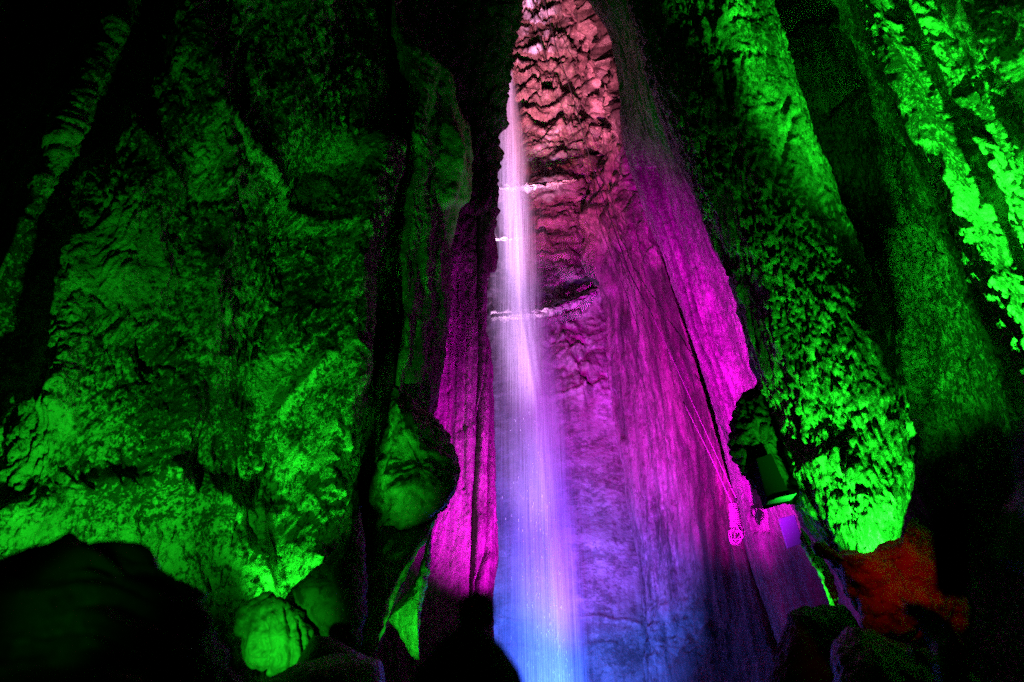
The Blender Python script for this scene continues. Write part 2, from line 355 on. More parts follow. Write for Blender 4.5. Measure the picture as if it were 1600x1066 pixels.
# fluted column left of the falls
cR = [(790, -280), (812, 0), (810, 55), (794, 100), (784, 145), (775, 200), (783, 262), (782, 300), (774, 345), (779, 400), (769, 452), (772, 560), (775, 700), (781, 830), (782, 885), (768, 925), (773, 980), (768, 1066), (768, 1240)]
cL = [(720, -280), (690, 0), (690, 300), (680, 500), (665, 640), (640, 800), (600, 1000), (580, 1240)]
def disp_C(p, px, py):
    w = p+.2*np.stack([fbm(p*.8, 2, 110)]*3, -1)
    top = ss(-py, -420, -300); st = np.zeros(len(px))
    d = (.10+.12*top)*fbm(w*np.array([.6, .6, .3]), 3, 111)+(.02+.12*top)*billow(w*np.array([2, 2, 1.0]), 4, 113)
    d += .05*fbm(w*np.array([3.5, 3.5, .12]), 3, 115)+.008*billow(w*np.array([9, 9, 5]), 2, 117)
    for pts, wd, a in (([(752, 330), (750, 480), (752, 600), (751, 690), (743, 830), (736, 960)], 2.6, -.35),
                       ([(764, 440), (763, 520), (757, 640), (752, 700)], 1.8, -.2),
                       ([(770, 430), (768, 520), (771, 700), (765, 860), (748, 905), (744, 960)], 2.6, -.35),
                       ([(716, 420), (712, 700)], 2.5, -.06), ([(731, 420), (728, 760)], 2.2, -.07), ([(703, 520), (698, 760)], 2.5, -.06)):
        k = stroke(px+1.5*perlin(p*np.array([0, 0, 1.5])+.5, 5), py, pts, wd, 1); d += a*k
        if a < -.1: st = np.maximum(st, k*1.1)  # deep grooves also darkened in the base colour
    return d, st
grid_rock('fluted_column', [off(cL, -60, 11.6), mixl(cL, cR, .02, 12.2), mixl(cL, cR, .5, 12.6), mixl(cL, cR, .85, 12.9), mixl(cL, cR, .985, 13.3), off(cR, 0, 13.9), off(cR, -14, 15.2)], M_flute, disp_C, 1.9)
tag(C.objects['fluted_column'], 'tall pink fluted rock column with dark vertical grooves, left of the waterfall', 'rock column')

# dark column with pale rim, further left (B)
bR = [(640, -280), (628, 0), (655, 45), (690, 100), (706, 160), (716, 230), (712, 310), (704, 370), (700, 460), (690, 550), (676, 620), (655, 700), (640, 820), (628, 900), (600, 990), (575, 1066), (560, 1240)]
aR = [(610, -280), (606, 0), (606, 120), (602, 250), (590, 400), (580, 500), (572, 600), (570, 700), (565, 800), (568, 900), (560, 1000), (550, 1066), (540, 1240)]
def disp_B(p, px, py):
    w = p+.2*np.stack([fbm(p*.8, 2, 130)]*3, -1)
    d = .22*fbm(w*np.array([.7, .7, .25]), 3, 131)+.09*fbm(w*np.array([2.4, 2.4, .3]), 3, 133)+.025*billow(w*np.array([5, 5, 3]), 3, 135)
    d += stroke(px, py, [(650, 80), (692, 120), (706, 200), (708, 310)], 11, .16)
    d += stroke(px, py, [(612, 420), (622, 480), (616, 560), (614, 700), (618, 840)], 5, -.25)
    d += stroke(px, py, [(595, 560), (598, 700), (594, 850)], 14, .15)
    d += stroke(px, py, [(585, 410), (600, 460), (620, 520)], 4, -.15)
    return d
grid_rock('dark_column', [off(aR, -25, 9.9), off(aR, 3, 9.45), mixl(aR, bR, .4, 9.1), mixl(aR, bR, .85, 9.7), mixl(aR, bR, .99, 10.2), off(bR, -2, 10.9), off(bR, -18, 12.2)], M_smooth, disp_B, 2.2)
tag(C.objects['dark_column'], 'dark green rock column with pale rim between crusted wall and pink fluted column', 'rock column')

# big crusted wall on the left
rib = (0, -56)
def disp_A(p, px, py):
    d = crust(.042, .16, 7, 150, .11, .10)(p, px, py)
    w = p
    def vt(x0): return [(800+(x0-800)*(y+1250)/1783, y) for y in (-300, 100, 500, 900, 1300)]
    d += stroke(px, py, vt(-50), 9, .18)
    d += stroke(px, py, vt(12), 18, -.35)
    d += stroke(px, py, [(380, 0), (330, 170), (400, 235), (460, 290), (520, 350)], 11, .12)
    d += stroke(px, py, [(205, 170), (260, 260), (300, 330), (255, 420), (200, 560)], 9, .08)
    d += stroke(px, py, [(220, 530), (235, 565)], 9, -.25)
    d += stroke(px, py, [(585, 240), (548, 420), (535, 560), (520, 700), (480, 930)], 30, .5)
    d += stroke(px, py, [(500, 260), (470, 380), (430, 560), (410, 800)], 42, -.45)
    d += stroke(px, py, [(300, 0), (350, 300), (330, 560), (250, 740)], 30, .22)+stroke(px, py, [(150, 240), (130, 420), (90, 640)], 20, .25)
    d += stroke(px, py, [(420, 720), (440, 640), (500, 560)], 8, .12)
    d += stroke(px, py, [(0, 820), (150, 760), (260, 770), (340, 790), (420, 800)], 26, .25)
    fl = ss(py, 600, 760); q = w.copy(); q[:, 0] += .5*q[:, 2]
    d += fl*.07*billow(q*np.array([2.6, 2.6, .5]), 3, 170)
    d -= .012*np.clip(1-np.abs(py-480)/300, 0, 1)
    return d
A = [V(-700, 5.0), V(-420, 6.0), V(-180, 6.6), V(-84, 6.15), V(-56, 5.75), V(-34, 5.85), V(20, 6.45), V(120, 6.2), V(260, 6.8), V(400, 7.6),
     off(aR, -60, 8.4), off(aR, -22, 8.7), off(aR, -2, 9.2), off(aR, -4, 10.0), off(aR, -22, 11.0)]
grid_rock('left_wall', A, M_crust, disp_A, 2.5)
tag(C.objects['left_wall'], kind='structure')

# right crusted column E
eR = [(1110, -280), (1190, -60), (1205, 0), (1240, 110), (1262, 190), (1300, 300), (1335, 400), (1368, 500), (1396, 600), (1412, 680), (1420, 740), (1410, 800), (1400, 854)]
eLL = [(x, y) for x, y in eL if y < 800]+[(1250, 800), (1286, 868)]
def disp_E(p, px, py):
    d = crust(.034, .12, 7.5, 200, .07, .075)(p, px, py)
    d += stroke(px, py, [(1240, 180), (1200, 330), (1230, 420), (1280, 560)], 5, -.05)
    d += stroke(px, py, [(1250, 740), (1310, 700), (1330, 690)], 12, .07)
    d += stroke(px, py, [(1330, 720), (1365, 850)], 20, .1)
    return d
grid_rock('crusted_column', [off(eLL, 0, 11.5), off(eLL, -1, 9.6), off(eLL, 2, 8.9), off(eLL, 24, 8.4), mixl(eLL, eR, .3, 7.9), mixl(eLL, eR, .6, 7.5), mixl(eLL, eR, .88, 7.4), off(eR, 0, 7.8), off(eR, -6, 8.6), off(eR, -40, 9.6)], M_column, disp_E, 2.2)
tag(C.objects['crusted_column'], 'huge crusted rock column with bright green light at its foot, right of the falls', 'rock column')

# recess and bright ridge on the right (F, G, H)
def vt(x0): return [(800+(x0-800)*(y+1250)/1783, y) for y in (-300, 100, 500, 900, 1300)]
def disp_G(p, px, py):
    d = crust(.036, .12, 7, 230, .10, .10)(p, px, py)
    d += stroke(px, py, vt(1640), 22, -.35)+stroke(px, py, vt(1720), 12, .3)+stroke(px, py, vt(1790), 16, -.3)+stroke(px, py, vt(1850), 14, .25)
    d += stroke(px, py, [(1225, 40), (1250, 22), (1290, 24)], 12, -.4)+stroke(px, py, [(1290, 170), (1340, 130)], 10, -.25)
    d += stroke(px, py, [(1430, 360), (1470, 400), (1500, 560)], 4, -.15)
    q = p.copy(); q[:, 2] += .8*q[:, 0]
    z = stroke(px, py, vt(1670), 26, 1)
    d += z*.05*billow(q*np.array([1.6, 1.6, 2.2])+.8*fbm(p*.9, 2, 246)[:, None], 3, 244)
    return d
grid_rock('right_wall', [V(1238, 11), V(1330, 10.5), V(1420, 9.9), V(1500, 8.8), V(1535, 7.4), V(1560, 6.4), V(1590, 6.0), V(1640, 5.8), V(1690, 5.6), V(1720, 5.9), V(1765, 5.3), V(1850, 4.7), V(2050, 3.6), V(2400, 2.2)], M_ridge, disp_G, 2.5)
tag(C.objects['right_wall'], kind='structure')

# ------------------------------------------------------------------ boulders and free rocks
def outline_rock(name, pts, Y, depth, mat, disp, label, cat, step=2.4, bulge=1.0, group=None, tilt=0, smooth=3, pw=.8):
    """closed boulder: rings shrink from its outline to the front pole and the back pole"""
    pts = np.array(pts, float); c = pts.mean(0)
    seg = np.linalg.norm(np.roll(pts, -1, 0)-pts, axis=1); s = np.concatenate([[0], np.cumsum(seg)])
    n = int(s[-1]/step); q = np.linspace(0, s[-1], n, endpoint=False)
    cl = np.vstack([pts, pts[:1]]); ring = np.stack([np.interp(q, s, cl[:, 0]), np.interp(q, s, cl[:, 1])], -1)
    for _ in range(smooth): ring = (np.roll(ring, 1, 0)+2*ring+np.roll(ring, -1, 0))/4
    rad = np.linalg.norm(ring-c, axis=1).mean(); m = max(8, int(rad/step*1.2))
    th = np.linspace(-math.pi/2, math.pi/2, 2*m+1)[1:-1]
    px = c[0]+(ring[:, 0]-c[0])[None, :]*np.cos(th)[:, None]**pw; py = c[1]+(ring[:, 1]-c[1])[None, :]*np.cos(th)[:, None]**pw
    yy = Y+tilt*(py-c[1])/100+depth*(np.abs(np.sin(th))**1.1*np.sign(np.sin(th)))[:, None]*bulge+0*px
    # push the back half straight back along lines of sight so its size stays true
    k = Y/np.maximum(yy, .1); kk = np.where(yy > Y, k, 1.0); px = c[0]+(px-c[0])*kk; py = c[1]+(py-c[1])*kk
    p = P(px, py, yy); ctr = P(c[0], c[1], Y)
    nn = np.cross(np.roll(p, -1, 1)-np.roll(p, 1, 1), np.gradient(p, axis=0)); nn /= np.maximum(np.linalg.norm(nn, axis=2, keepdims=True), 1e-9)
    if np.sum(nn*(p-ctr)) < 0: nn = -nn
    d = disp(p.reshape(-1, 3), px.ravel(), py.ravel()).reshape(p.shape[:2]); p = p+nn*d[..., None]
    a = p[0].mean(0); b = p[-1].mean(0); rows, n = p.shape[:2]
    v = np.vstack([p.reshape(-1, 3), a[None], b[None]])-ctr
    idx = np.arange(rows*n).reshape(rows, n); nx = np.roll(idx, -1, 1)
    f = np.stack([idx[:-1], nx[:-1], nx[1:], idx[1:]], -1).reshape(-1, 4).tolist()
    f += [[rows*n, nx[0, i], idx[0, i]] for i in range(n)]+[[rows*n+1, idx[-1, i], nx[-1, i]] for i in range(n)]
    o = mesh(name, v, f, mat); o.location = ctr
    me = o.data; bm = bmesh.new(); bm.from_mesh(me); bmesh.ops.recalc_face_normals(bm, faces=bm.faces); bm.to_mesh(me); bm.free()
    return tag(o, label, cat, group)
def rough(big=.1, amp=.02, f=3, seed=0):
    return lambda p, px, py: big*fbm(p*np.array([.8, .8, .6]), 3, seed)+amp*billow(p*f, 3, seed+4)
outline_rock('hanging_boulder', [(606, 596), (640, 606), (670, 638), (692, 668), (708, 705), (721, 738), (716, 772), (692, 800), (655, 820), (622, 838), (596, 826), (588, 760), (592, 680)],
             9.2, .8, M_smooth, lambda p, px, py: rough(.16, .03, 4, 300)(p, px, py)+.05*billow(p*np.array([1.3, 1.3, .8]), 2, 305), 'big smooth dark green boulder jutting out in front of the pink fluted column', 'boulder', pw=.8)
outline_rock('flowstone_fin', [(678, 818), (674, 870), (668, 910), (657, 960), (656, 1000), (656, 1034), (640, 1024), (622, 992), (604, 968), (618, 944), (650, 908), (662, 868), (668, 830)],
             9.6, .35, M_flute, rough(.03, .015, 6, 310), 'bright green flame-shaped rock fin low beside the pink fluted column', 'rock fin', 1.8)
outline_rock('slanting_ledge', [(690, 796), (668, 836), (640, 885), (612, 935), (590, 1000), (560, 1090), (520, 1130), (560, 960), (572, 880), (600, 820)],
             9.2, .5, M_smooth, rough(.08, .03, 4, 320), 'dark green slanting rock ledge running down under the jutting boulder', 'rock ledge')
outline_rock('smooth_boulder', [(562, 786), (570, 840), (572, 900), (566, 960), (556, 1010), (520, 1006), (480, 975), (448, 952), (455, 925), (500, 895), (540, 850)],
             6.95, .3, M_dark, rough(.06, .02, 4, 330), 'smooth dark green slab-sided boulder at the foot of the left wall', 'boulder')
outline_rock('lit_boulder', [(376, 944), (412, 926), (446, 938), (472, 960), (489, 1000), (494, 1044), (470, 1056), (430, 1056), (392, 1034), (366, 990)],
             6.7, .16, M_smooth, lambda p, px, py: rough(.08, .03, 5, 340)(p, px, py)+stroke(px, py, [(412, 960), (420, 1010), (416, 1050)], 3, -.05)+stroke(px, py, [(446, 950), (455, 1000), (452, 1050)], 3, -.05)+stroke(px, py, [(470, 975), (476, 1040)], 2.5, -.08), 'small bright green block of cracked rock on the cave floor below the left wall', 'boulder', pw=.8)
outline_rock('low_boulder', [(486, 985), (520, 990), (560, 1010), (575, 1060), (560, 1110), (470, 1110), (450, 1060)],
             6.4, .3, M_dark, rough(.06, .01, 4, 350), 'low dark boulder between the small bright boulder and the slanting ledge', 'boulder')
outline_rock('brown_ledge', [(400, 1062), (470, 1034), (560, 1020), (596, 1030), (610, 1090), (600, 1180), (400, 1180)],
             5.0, .4, M_clay, rough(.05, .01, 4, 355), 'dim reddish brown rock ledge along the bottom edge, left of centre', 'rock ledge')
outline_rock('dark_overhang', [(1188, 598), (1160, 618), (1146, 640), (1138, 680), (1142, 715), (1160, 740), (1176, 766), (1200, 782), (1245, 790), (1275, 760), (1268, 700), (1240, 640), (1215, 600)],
             9.3, .4, M_shaded, rough(.05, .05, 5, 360), 'black jagged overhanging rock lump at the left edge of the crusted column', 'rock lump')
outline_rock('red_boulder', [(1262, 846), (1300, 866), (1360, 858), (1404, 836), (1430, 800), (1480, 870), (1510, 940), (1500, 1010), (1440, 1000), (1400, 992), (1358, 978), (1325, 930), (1292, 880)],
             5.95, .35, M_clay, lambda p, px, py: rough(.10, .05, 2.4, 370)(p, px, py), 'dim red rough boulder under the bright foot of the crusted column', 'boulder')
outline_rock('lower_red_boulder', [(1325, 975), (1370, 984), (1420, 1004), (1480, 1014), (1530, 1050), (1560, 1120), (1560, 1200), (1330, 1200), (1300, 1100), (1300, 1020)],
             5.2, .6, M_clay, rough(.08, .03, 3, 380), 'dark red boulder at the bottom, below the brighter red one', 'boulder')
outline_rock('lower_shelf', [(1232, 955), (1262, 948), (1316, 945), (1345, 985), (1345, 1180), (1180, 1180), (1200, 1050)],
             7.2, .5, M_shaded, rough(.05, .02, 4, 385), 'black rock shelf at the bottom between magenta wall and red boulders', 'rock ledge')
outline_rock('green_edge_rock', [(1250, 822), (1262, 838), (1284, 868), (1302, 900), (1312, 935), (1310, 955), (1298, 955), (1294, 930), (1280, 900), (1264, 874), (1252, 850)],
             8.3, .25, M_flute, rough(.02, .02, 6, 390), 'narrow bright green curved rock edge beside the lavender-lit board', 'rock edge', 1.6)
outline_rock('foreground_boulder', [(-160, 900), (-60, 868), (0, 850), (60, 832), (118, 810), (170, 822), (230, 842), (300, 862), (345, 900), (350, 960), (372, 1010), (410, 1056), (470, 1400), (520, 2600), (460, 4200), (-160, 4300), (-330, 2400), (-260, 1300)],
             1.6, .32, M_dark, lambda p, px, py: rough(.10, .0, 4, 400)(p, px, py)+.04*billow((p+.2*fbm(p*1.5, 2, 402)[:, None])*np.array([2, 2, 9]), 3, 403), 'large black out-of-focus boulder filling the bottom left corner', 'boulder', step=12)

LEDGE = lambda p, px, py: .07*fbm(p*2.2, 3, 420)+.09*billow(p*np.array([3, 3, 5]), 3, 424)
outline_rock('wet_ledge', [(768, 487), (800, 484), (840, 484), (872, 478), (905, 466), (936, 456), (908, 474), (876, 488), (842, 497), (806, 502), (768, 500)],
             18.9, .4, M_lump, LEDGE, 'long pale wet rock ledge crossing behind the falls at mid height, lowest ledge', 'rock ledge', 1.6, smooth=1)
outline_rock('wet_ledge', [(774, 288), (800, 286), (832, 287), (866, 286), (902, 280), (868, 293), (830, 297), (800, 297), (774, 295)],
             18.9, .35, M_lump, LEDGE, 'thin pale wet rock ledge crossing the upper part of the falls, topmost ledge', 'rock ledge', 1.6, smooth=1)
outline_rock('wet_ledge', [(770, 369), (795, 368), (818, 372), (796, 377), (770, 377)],
             18.7, .25, M_lump, LEDGE, 'short pale wet rock ledge at the left edge of the falls between two longer ledges', 'rock ledge', 1.6, smooth=1)

# ------------------------------------------------------------------ floor
def floor():
    n = 90; xs = np.linspace(-14, 14, n); ys = np.linspace(-6, 26, n); X, Yg = np.meshgrid(xs, ys, indexing='ij')
    p = np.stack([X, Yg, 0*X], -1).reshape(-1, 3); p[:, 2] = -.1+1.5*ss(p[:, 1], 2.2, 3.5)+.1*fbm(p*.6, 3, 500)-1.3*np.exp(-((p[:, 0]-4.75)**2+(p[:, 1]-4.5)**2)/1.1)*ss(p[:, 1], 2.2, 3.5); idx = np.arange(n*n).reshape(n, n)
    q = np.stack([idx[:-1, :-1], idx[1:, :-1], idx[1:, 1:], idx[:-1, 1:]], -1).reshape(-1, 4)
    return tag(mesh('cave_floor', p, q, M_clay), kind='structure')
floor()

# ------------------------------------------------------------------ waterfall
def water_mat(name, dens, sx, seed):
    m, nt, N, L, B = mat_new(name); N.remove(B)
    out = N['Material Output']
    tc = N.new('ShaderNodeTexCoord'); mp = N.new('ShaderNodeMapping'); mp.inputs['Scale'].default_value = (sx, .6, .10); mp.inputs['Location'].default_value = (seed*3.7, seed, seed*1.3)
    L.new(tc.outputs['Object'], mp.inputs[0])
    n = N.new('ShaderNodeTexNoise'); n.inputs['Scale'].default_value = 3; n.inputs['Detail'].default_value = 7; n.inputs['Roughness'].default_value = .62; L.new(mp.outputs[0], n.inputs['Vector'])
    mr = N.new('ShaderNodeMapRange'); mr.inputs['From Min'].default_value = .38; mr.inputs['From Max'].default_value = .72; L.new(n.outputs[0], mr.inputs['Value'])
    mp2 = N.new('ShaderNodeMapping'); mp2.inputs['Scale'].default_value = (9, 2, 1.4); L.new(tc.outputs['Object'], mp2.inputs[0])
    n2 = N.new('ShaderNodeTexNoise'); n2.inputs['Scale'].default_value = 6; n2.inputs['Detail'].default_value = 4; L.new(mp2.outputs[0], n2.inputs['Vector'])
    mr2 = N.new('ShaderNodeMapRange'); mr2.inputs['From Min'].default_value = .3; mr2.inputs['From Max'].default_value = .7; mr2.inputs['To Min'].default_value = .55; L.new(n2.outputs[0], mr2.inputs['Value'])
    at = N.new('ShaderNodeAttribute'); at.attribute_name = 'thickness'
    a = N.new('ShaderNodeMath'); a.operation = 'MULTIPLY'; L.new(mr.outputs[0], a.inputs[0]); L.new(at.outputs['Fac'], a.inputs[1])
    b = N.new('ShaderNodeMath'); b.operation = 'MULTIPLY'; L.new(a.outputs[0], b.inputs[0]); L.new(mr2.outputs[0], b.inputs[1])
    c = N.new('ShaderNodeMath'); c.operation = 'MULTIPLY'; c.use_clamp = True; L.new(b.outputs[0], c.inputs[0]); c.inputs[1].default_value = dens
    df = N.new('ShaderNodeBsdfDiffuse'); df.inputs[0].default_value = (.9, .92, .95, 1)
    tl = N.new('ShaderNodeBsdfTranslucent'); tl.inputs[0].default_value = (.9, .92, .95, 1)
    ms = N.new('ShaderNodeMixShader'); ms.inputs[0].default_value = .5; L.new(df.outputs[0], ms.inputs[1]); L.new(tl.outputs[0], ms.inputs[2])
    tr = N.new('ShaderNodeBsdfTransparent'); m2 = N.new('ShaderNodeMixShader')
    L.new(c.outputs[0], m2.inputs[0]); L.new(tr.outputs[0], m2.inputs[1]); L.new(ms.outputs[0], m2.inputs[2]); L.new(m2.outputs[0], out.inputs[0])
    return m
lip = PV(797, 112, 18.6)
base = Vector((lip.x, 18.6, 0))
wf = empty('waterfall', base, 'tall thin white waterfall dropping from the dark gap at the top of the shaft', 'waterfall')
WL = [(788, 104), (782, 150), (768, 210), (764, 300), (762, 480), (762, 700), (764, 900), (764, 1240)]
WR = [(801, 104), (812, 170), (826, 240), (838, 330), (856, 480), (882, 620), (902, 800), (916, 940), (925, 1066), (940, 1240)]
WC = [(794, 104), (799, 170), (803, 240), (808, 330), (815, 480), (838, 620), (858, 800), (872, 940), (882, 1066), (896, 1240)]
def veil(name, tL, tR, Y, dens, sx, seed, prof):
    nv, nu = 160, 40; ys = np.linspace(106+seed*1.5, 1240, nv)
    l = np.interp(ys, [q[1] for q in WL], [q[0] for q in WL]); r = np.interp(ys, [q[1] for q in WR], [q[0] for q in WR]); cc = np.interp(ys, [q[1] for q in WC], [q[0] for q in WC])
    u = np.linspace(-1, 1, nu)[:, None]
    lo = cc+(l-cc)*tL; hi = cc+(r-cc)*tR
    px = np.where(u < 0, cc+(cc-lo)*u, cc+(hi-cc)*u); py = ys[None]+0*u
    yy = Y-.35*np.cos(u*math.pi/2)*ss(ys, 100, 300)[None]+.05*np.sin(u*9+seed)*ss(ys, 200, 400)[None]
    p = P(px, py, yy).reshape(-1, 3)-np.array(base); idx = np.arange(nu*nv).reshape(nu, nv)
    q = np.stack([idx[:-1, :-1], idx[1:, :-1], idx[1:, 1:], idx[:-1, 1:]], -1).reshape(-1, 4)
    o = mesh(name, p, q, water_mat(name+str(seed), dens, sx, seed), wf)
    at = o.data.attributes.new('thickness', 'FLOAT', 'POINT'); at.data.foreach_set('value', (prof(u, ys[None])+0*ys[None]).astype(np.float32).ravel())
    return o
edge = lambda u: np.clip(1-np.abs(u), 0, 1)
for k, (tL, tR, Y, dn, sx) in enumerate([(1, 1.45, 19.1, .35, 9), (1, 1, 19.0, .9, 14), (1, .95, 18.8, .9, 22), (.9, .9, 18.5, 1.1, 16), (.7, .75, 18.3, 1.1, 18), (.4, .5, 18.2, 1.1, 26)]):
    veil('water_veil', tL, tR, Y, dn, sx, k+1, lambda u, y, k=k: edge(u)**(.7 if k < 3 else 1.0)*(1 if k < 3 else np.clip(1.25-(y-104)/1500, .3, 1)))
# falling drops that catch the light
def drops():
    v = []; f = []
    for _ in range(230):
        y = 640+460*random.random()**.6; t = random.gauss(0, .3)
        l = np.interp(y, [q[1] for q in WL], [q[0] for q in WL])+4; r = np.interp(y, [q[1] for q in WR], [q[0] for q in WR])-8; c0 = np.interp(y, [q[1] for q in WC], [q[0] for q in WC])-18
        x = c0+t*((c0-l) if t < 0 else (r-c0)); 
        if x < l or x > r: continue
        p = P(x, y, random.uniform(17.6, 18.1))-np.array(base); w = random.uniform(.002, .0045); h = random.uniform(.03, .11); b = len(v)
        v += [p+(0, 0, h), p+(w, 0, 0), p+(0, w, 0), p+(-w, 0, 0), p+(0, -w, 0), p-(0, 0, h)]
        f += [(b, b+1+i, b+1+(i+1) % 4) for i in range(4)]+[(b+5, b+1+(i+1) % 4, b+1+i) for i in range(4)]
    m = plain('water_drop', (.85, .88, .92), .2, .8, 0)
    return tag(mesh('water_drops', v, f, m, wf), kind='stuff')
drops()

# ------------------------------------------------------------------ ropes, coil, boards
def tube(pts, r, sides=6, closed=False):
    pts = [Vector(p) for p in pts]; v = []; f = []; n = len(pts)
    for i, p in enumerate(pts):
        a = pts[(i-1) % n] if closed or i else p; b = pts[(i+1) % n] if closed or i < n-1 else p
        t = (b-a).normalized(); s = t.cross(Vector((0, 1, .01))).normalized(); u = s.cross(t)
        for k in range(sides):
            an = 2*math.pi*k/sides; v.append(p+s*math.cos(an)*r+u*math.sin(an)*r)
    for i in range(n if closed else n-1):
        for k in range(sides):
            j = (i+1) % n; f.append((i*sides+k, i*sides+(k+1) % sides, j*sides+(k+1) % sides, j*sides+k))
    if not closed: f += [tuple(range(sides))[::-1], tuple((n-1)*sides+k for k in range(sides))]
    return v, f
M_rope = plain('white_rope', (.42, .30, .34), .8, .2, .5, 300)
M_cable = plain('dark_cable', (.05, .05, .05), .7, .2, .1)
def strand(name, pix, r, mat, label, cat, group=None, parent=None):
    pts = [PV(*q) for q in pix]; o0 = pts[-1]; dense = []
    for a, b in zip(pts[:-1], pts[1:]):
        for k in range(8): dense.append(a.lerp(b, k/8)-o0)
    dense.append(Vector((0, 0, 0))); v, f = tube(dense, r); o = mesh(name, v, f, mat); o.location = o0
    return tag(o, label, cat, group)
strand('rope', [(1068, 628, 15.0), (1110, 712, 13.8), (1143, 785, 13.2)], .016, M_rope, 'thin pink-lit rope stretched down the magenta wall to the rope coil', 'rope')
strand('rope', [(1018, 490, 16.4), (1062, 585, 15.2), (1112, 695, 13.9), (1152, 782, 13.1)], .014, M_rope, 'longer blue-violet rope running beside the dark fissure to the coil', 'rope')
strand('cable', [(845, -20, 19.2), (868, 70, 19.0), (898, 160, 18.9), (925, 260, 18.6), (955, 345, 18.2), (985, 430, 17.5), (1018, 490, 16.6)], .02, M_cable, 'dark cable running down the lumpy pink rock to the magenta sheet, rightmost one', 'cable')
strand('cable', [(822, -20, 19.2), (850, 80, 19.0), (872, 150, 18.9), (910, 250, 18.6), (940, 360, 18.2), (975, 450, 17.8), (1000, 520, 17.2)], .012, M_cable, 'thinner dark cable left of the thicker one over the pink rock', 'cable')
coil = empty('rope_coil', PV(1150, 850, 13.0), 'coiled pink-lit rope bundle hanging on the magenta wall', 'rope coil')
c0 = PV(1150, 850, 13.0)
def px3(x, y, dy=0): return PV(x, y, 13.0+dy)-c0
v, f = [], []
for k in range(9):                                                   # hanging loops
    a = []; cx = 1150+random.uniform(-4, 4); w = random.uniform(4, 11); bot = random.uniform(842, 853)
    for t in np.linspace(0, 2*math.pi, 22, endpoint=False):
        a.append(px3(cx+w*math.sin(t)*(1.0 if math.cos(t) < .2 else .6), (820+bot)/2-(bot-820)/2*math.cos(t), random.uniform(-.01, .01)+.12*math.sin(t+k)))
    vv, ff = tube(a, .013, 5, True); b = len(v); v += vv; f += [tuple(b+i for i in q) for q in ff]
mesh('hanging_loops', v, f, M_rope, coil)
v, f = [], []
for k in range(13):                                                  # whipping turns round the bundle
    y = 788+k*2.9; a = []; w = 6.0+.25*k
    for t in np.linspace(0, 2*math.pi, 16, endpoint=False): a.append(px3(1146+.12*(y-788)+w*math.cos(t), y+.8*math.sin(t), .09*math.sin(t)))
    vv, ff = tube(a, .018, 5, True); b = len(v); v += vv; f += [tuple(b+i for i in q) for q in ff]
mesh('wrapped_turns', v, f, M_rope, coil)

def slab(name, quad, Y, t, mat, label, cat, parent=None, dy=(0, 0, 0, 0)):
    c = P(np.mean([q[0] for q in quad]), np.mean([q[1] for q in quad]), Y)
    a = [P(q[0], q[1], Y+d)-c for q, d in zip(quad, dy)]; b = [p+np.array([.1*t, t, 0]) for p in a]
    bm = bmesh.new(); vs = [bm.verts.new(p) for p in a+b]
    for q in ((3, 2, 1, 0), (4, 5, 6, 7), (0, 1, 5, 4), (1, 2, 6, 5), (2, 3, 7, 6), (3, 0, 4, 7)): bm.faces.new([vs[i] for i in q])
    bmesh.ops.bevel(bm, geom=bm.edges[:], offset=.008, segments=2, affect='EDGES'); bmesh.ops.recalc_face_normals(bm, faces=bm.faces)
    me = bpy.data.meshes.new(name); bm.to_mesh(me); bm.free(); me.materials.append(mat); o = new_obj(name, me, parent)
    o.location = c if parent is None else Vector(c)-parent.location
    return tag(o, label, cat)
M_panel = plain('lavender_lit_metal', (.30, .34, .66), .5, .4, .1)  # lavender light on the board is put into its base colour
M_black = plain('black_plastic', (.006, .006, .007), .9, .02, .1)
slab('board', [(1218, 810), (1242, 804), (1255, 848), (1231, 856)], 11.8, .08, M_panel, 'small lavender-lit rectangular board standing against the magenta wall', 'board')
sk = empty('loudspeaker', PV(1205, 745, 9.4), 'black upright box with a purple-grey side tucked under the black rock lump', 'loudspeaker')
slab('housing', [(1182, 716), (1205, 708), (1236, 776), (1200, 786)], 8.7, .3, M_black, None, None, sk)
slab('shelf', [(1200, 784), (1214, 778), (1246, 770), (1240, 777)], 8.6, .15, M_panel, None, None, sk)

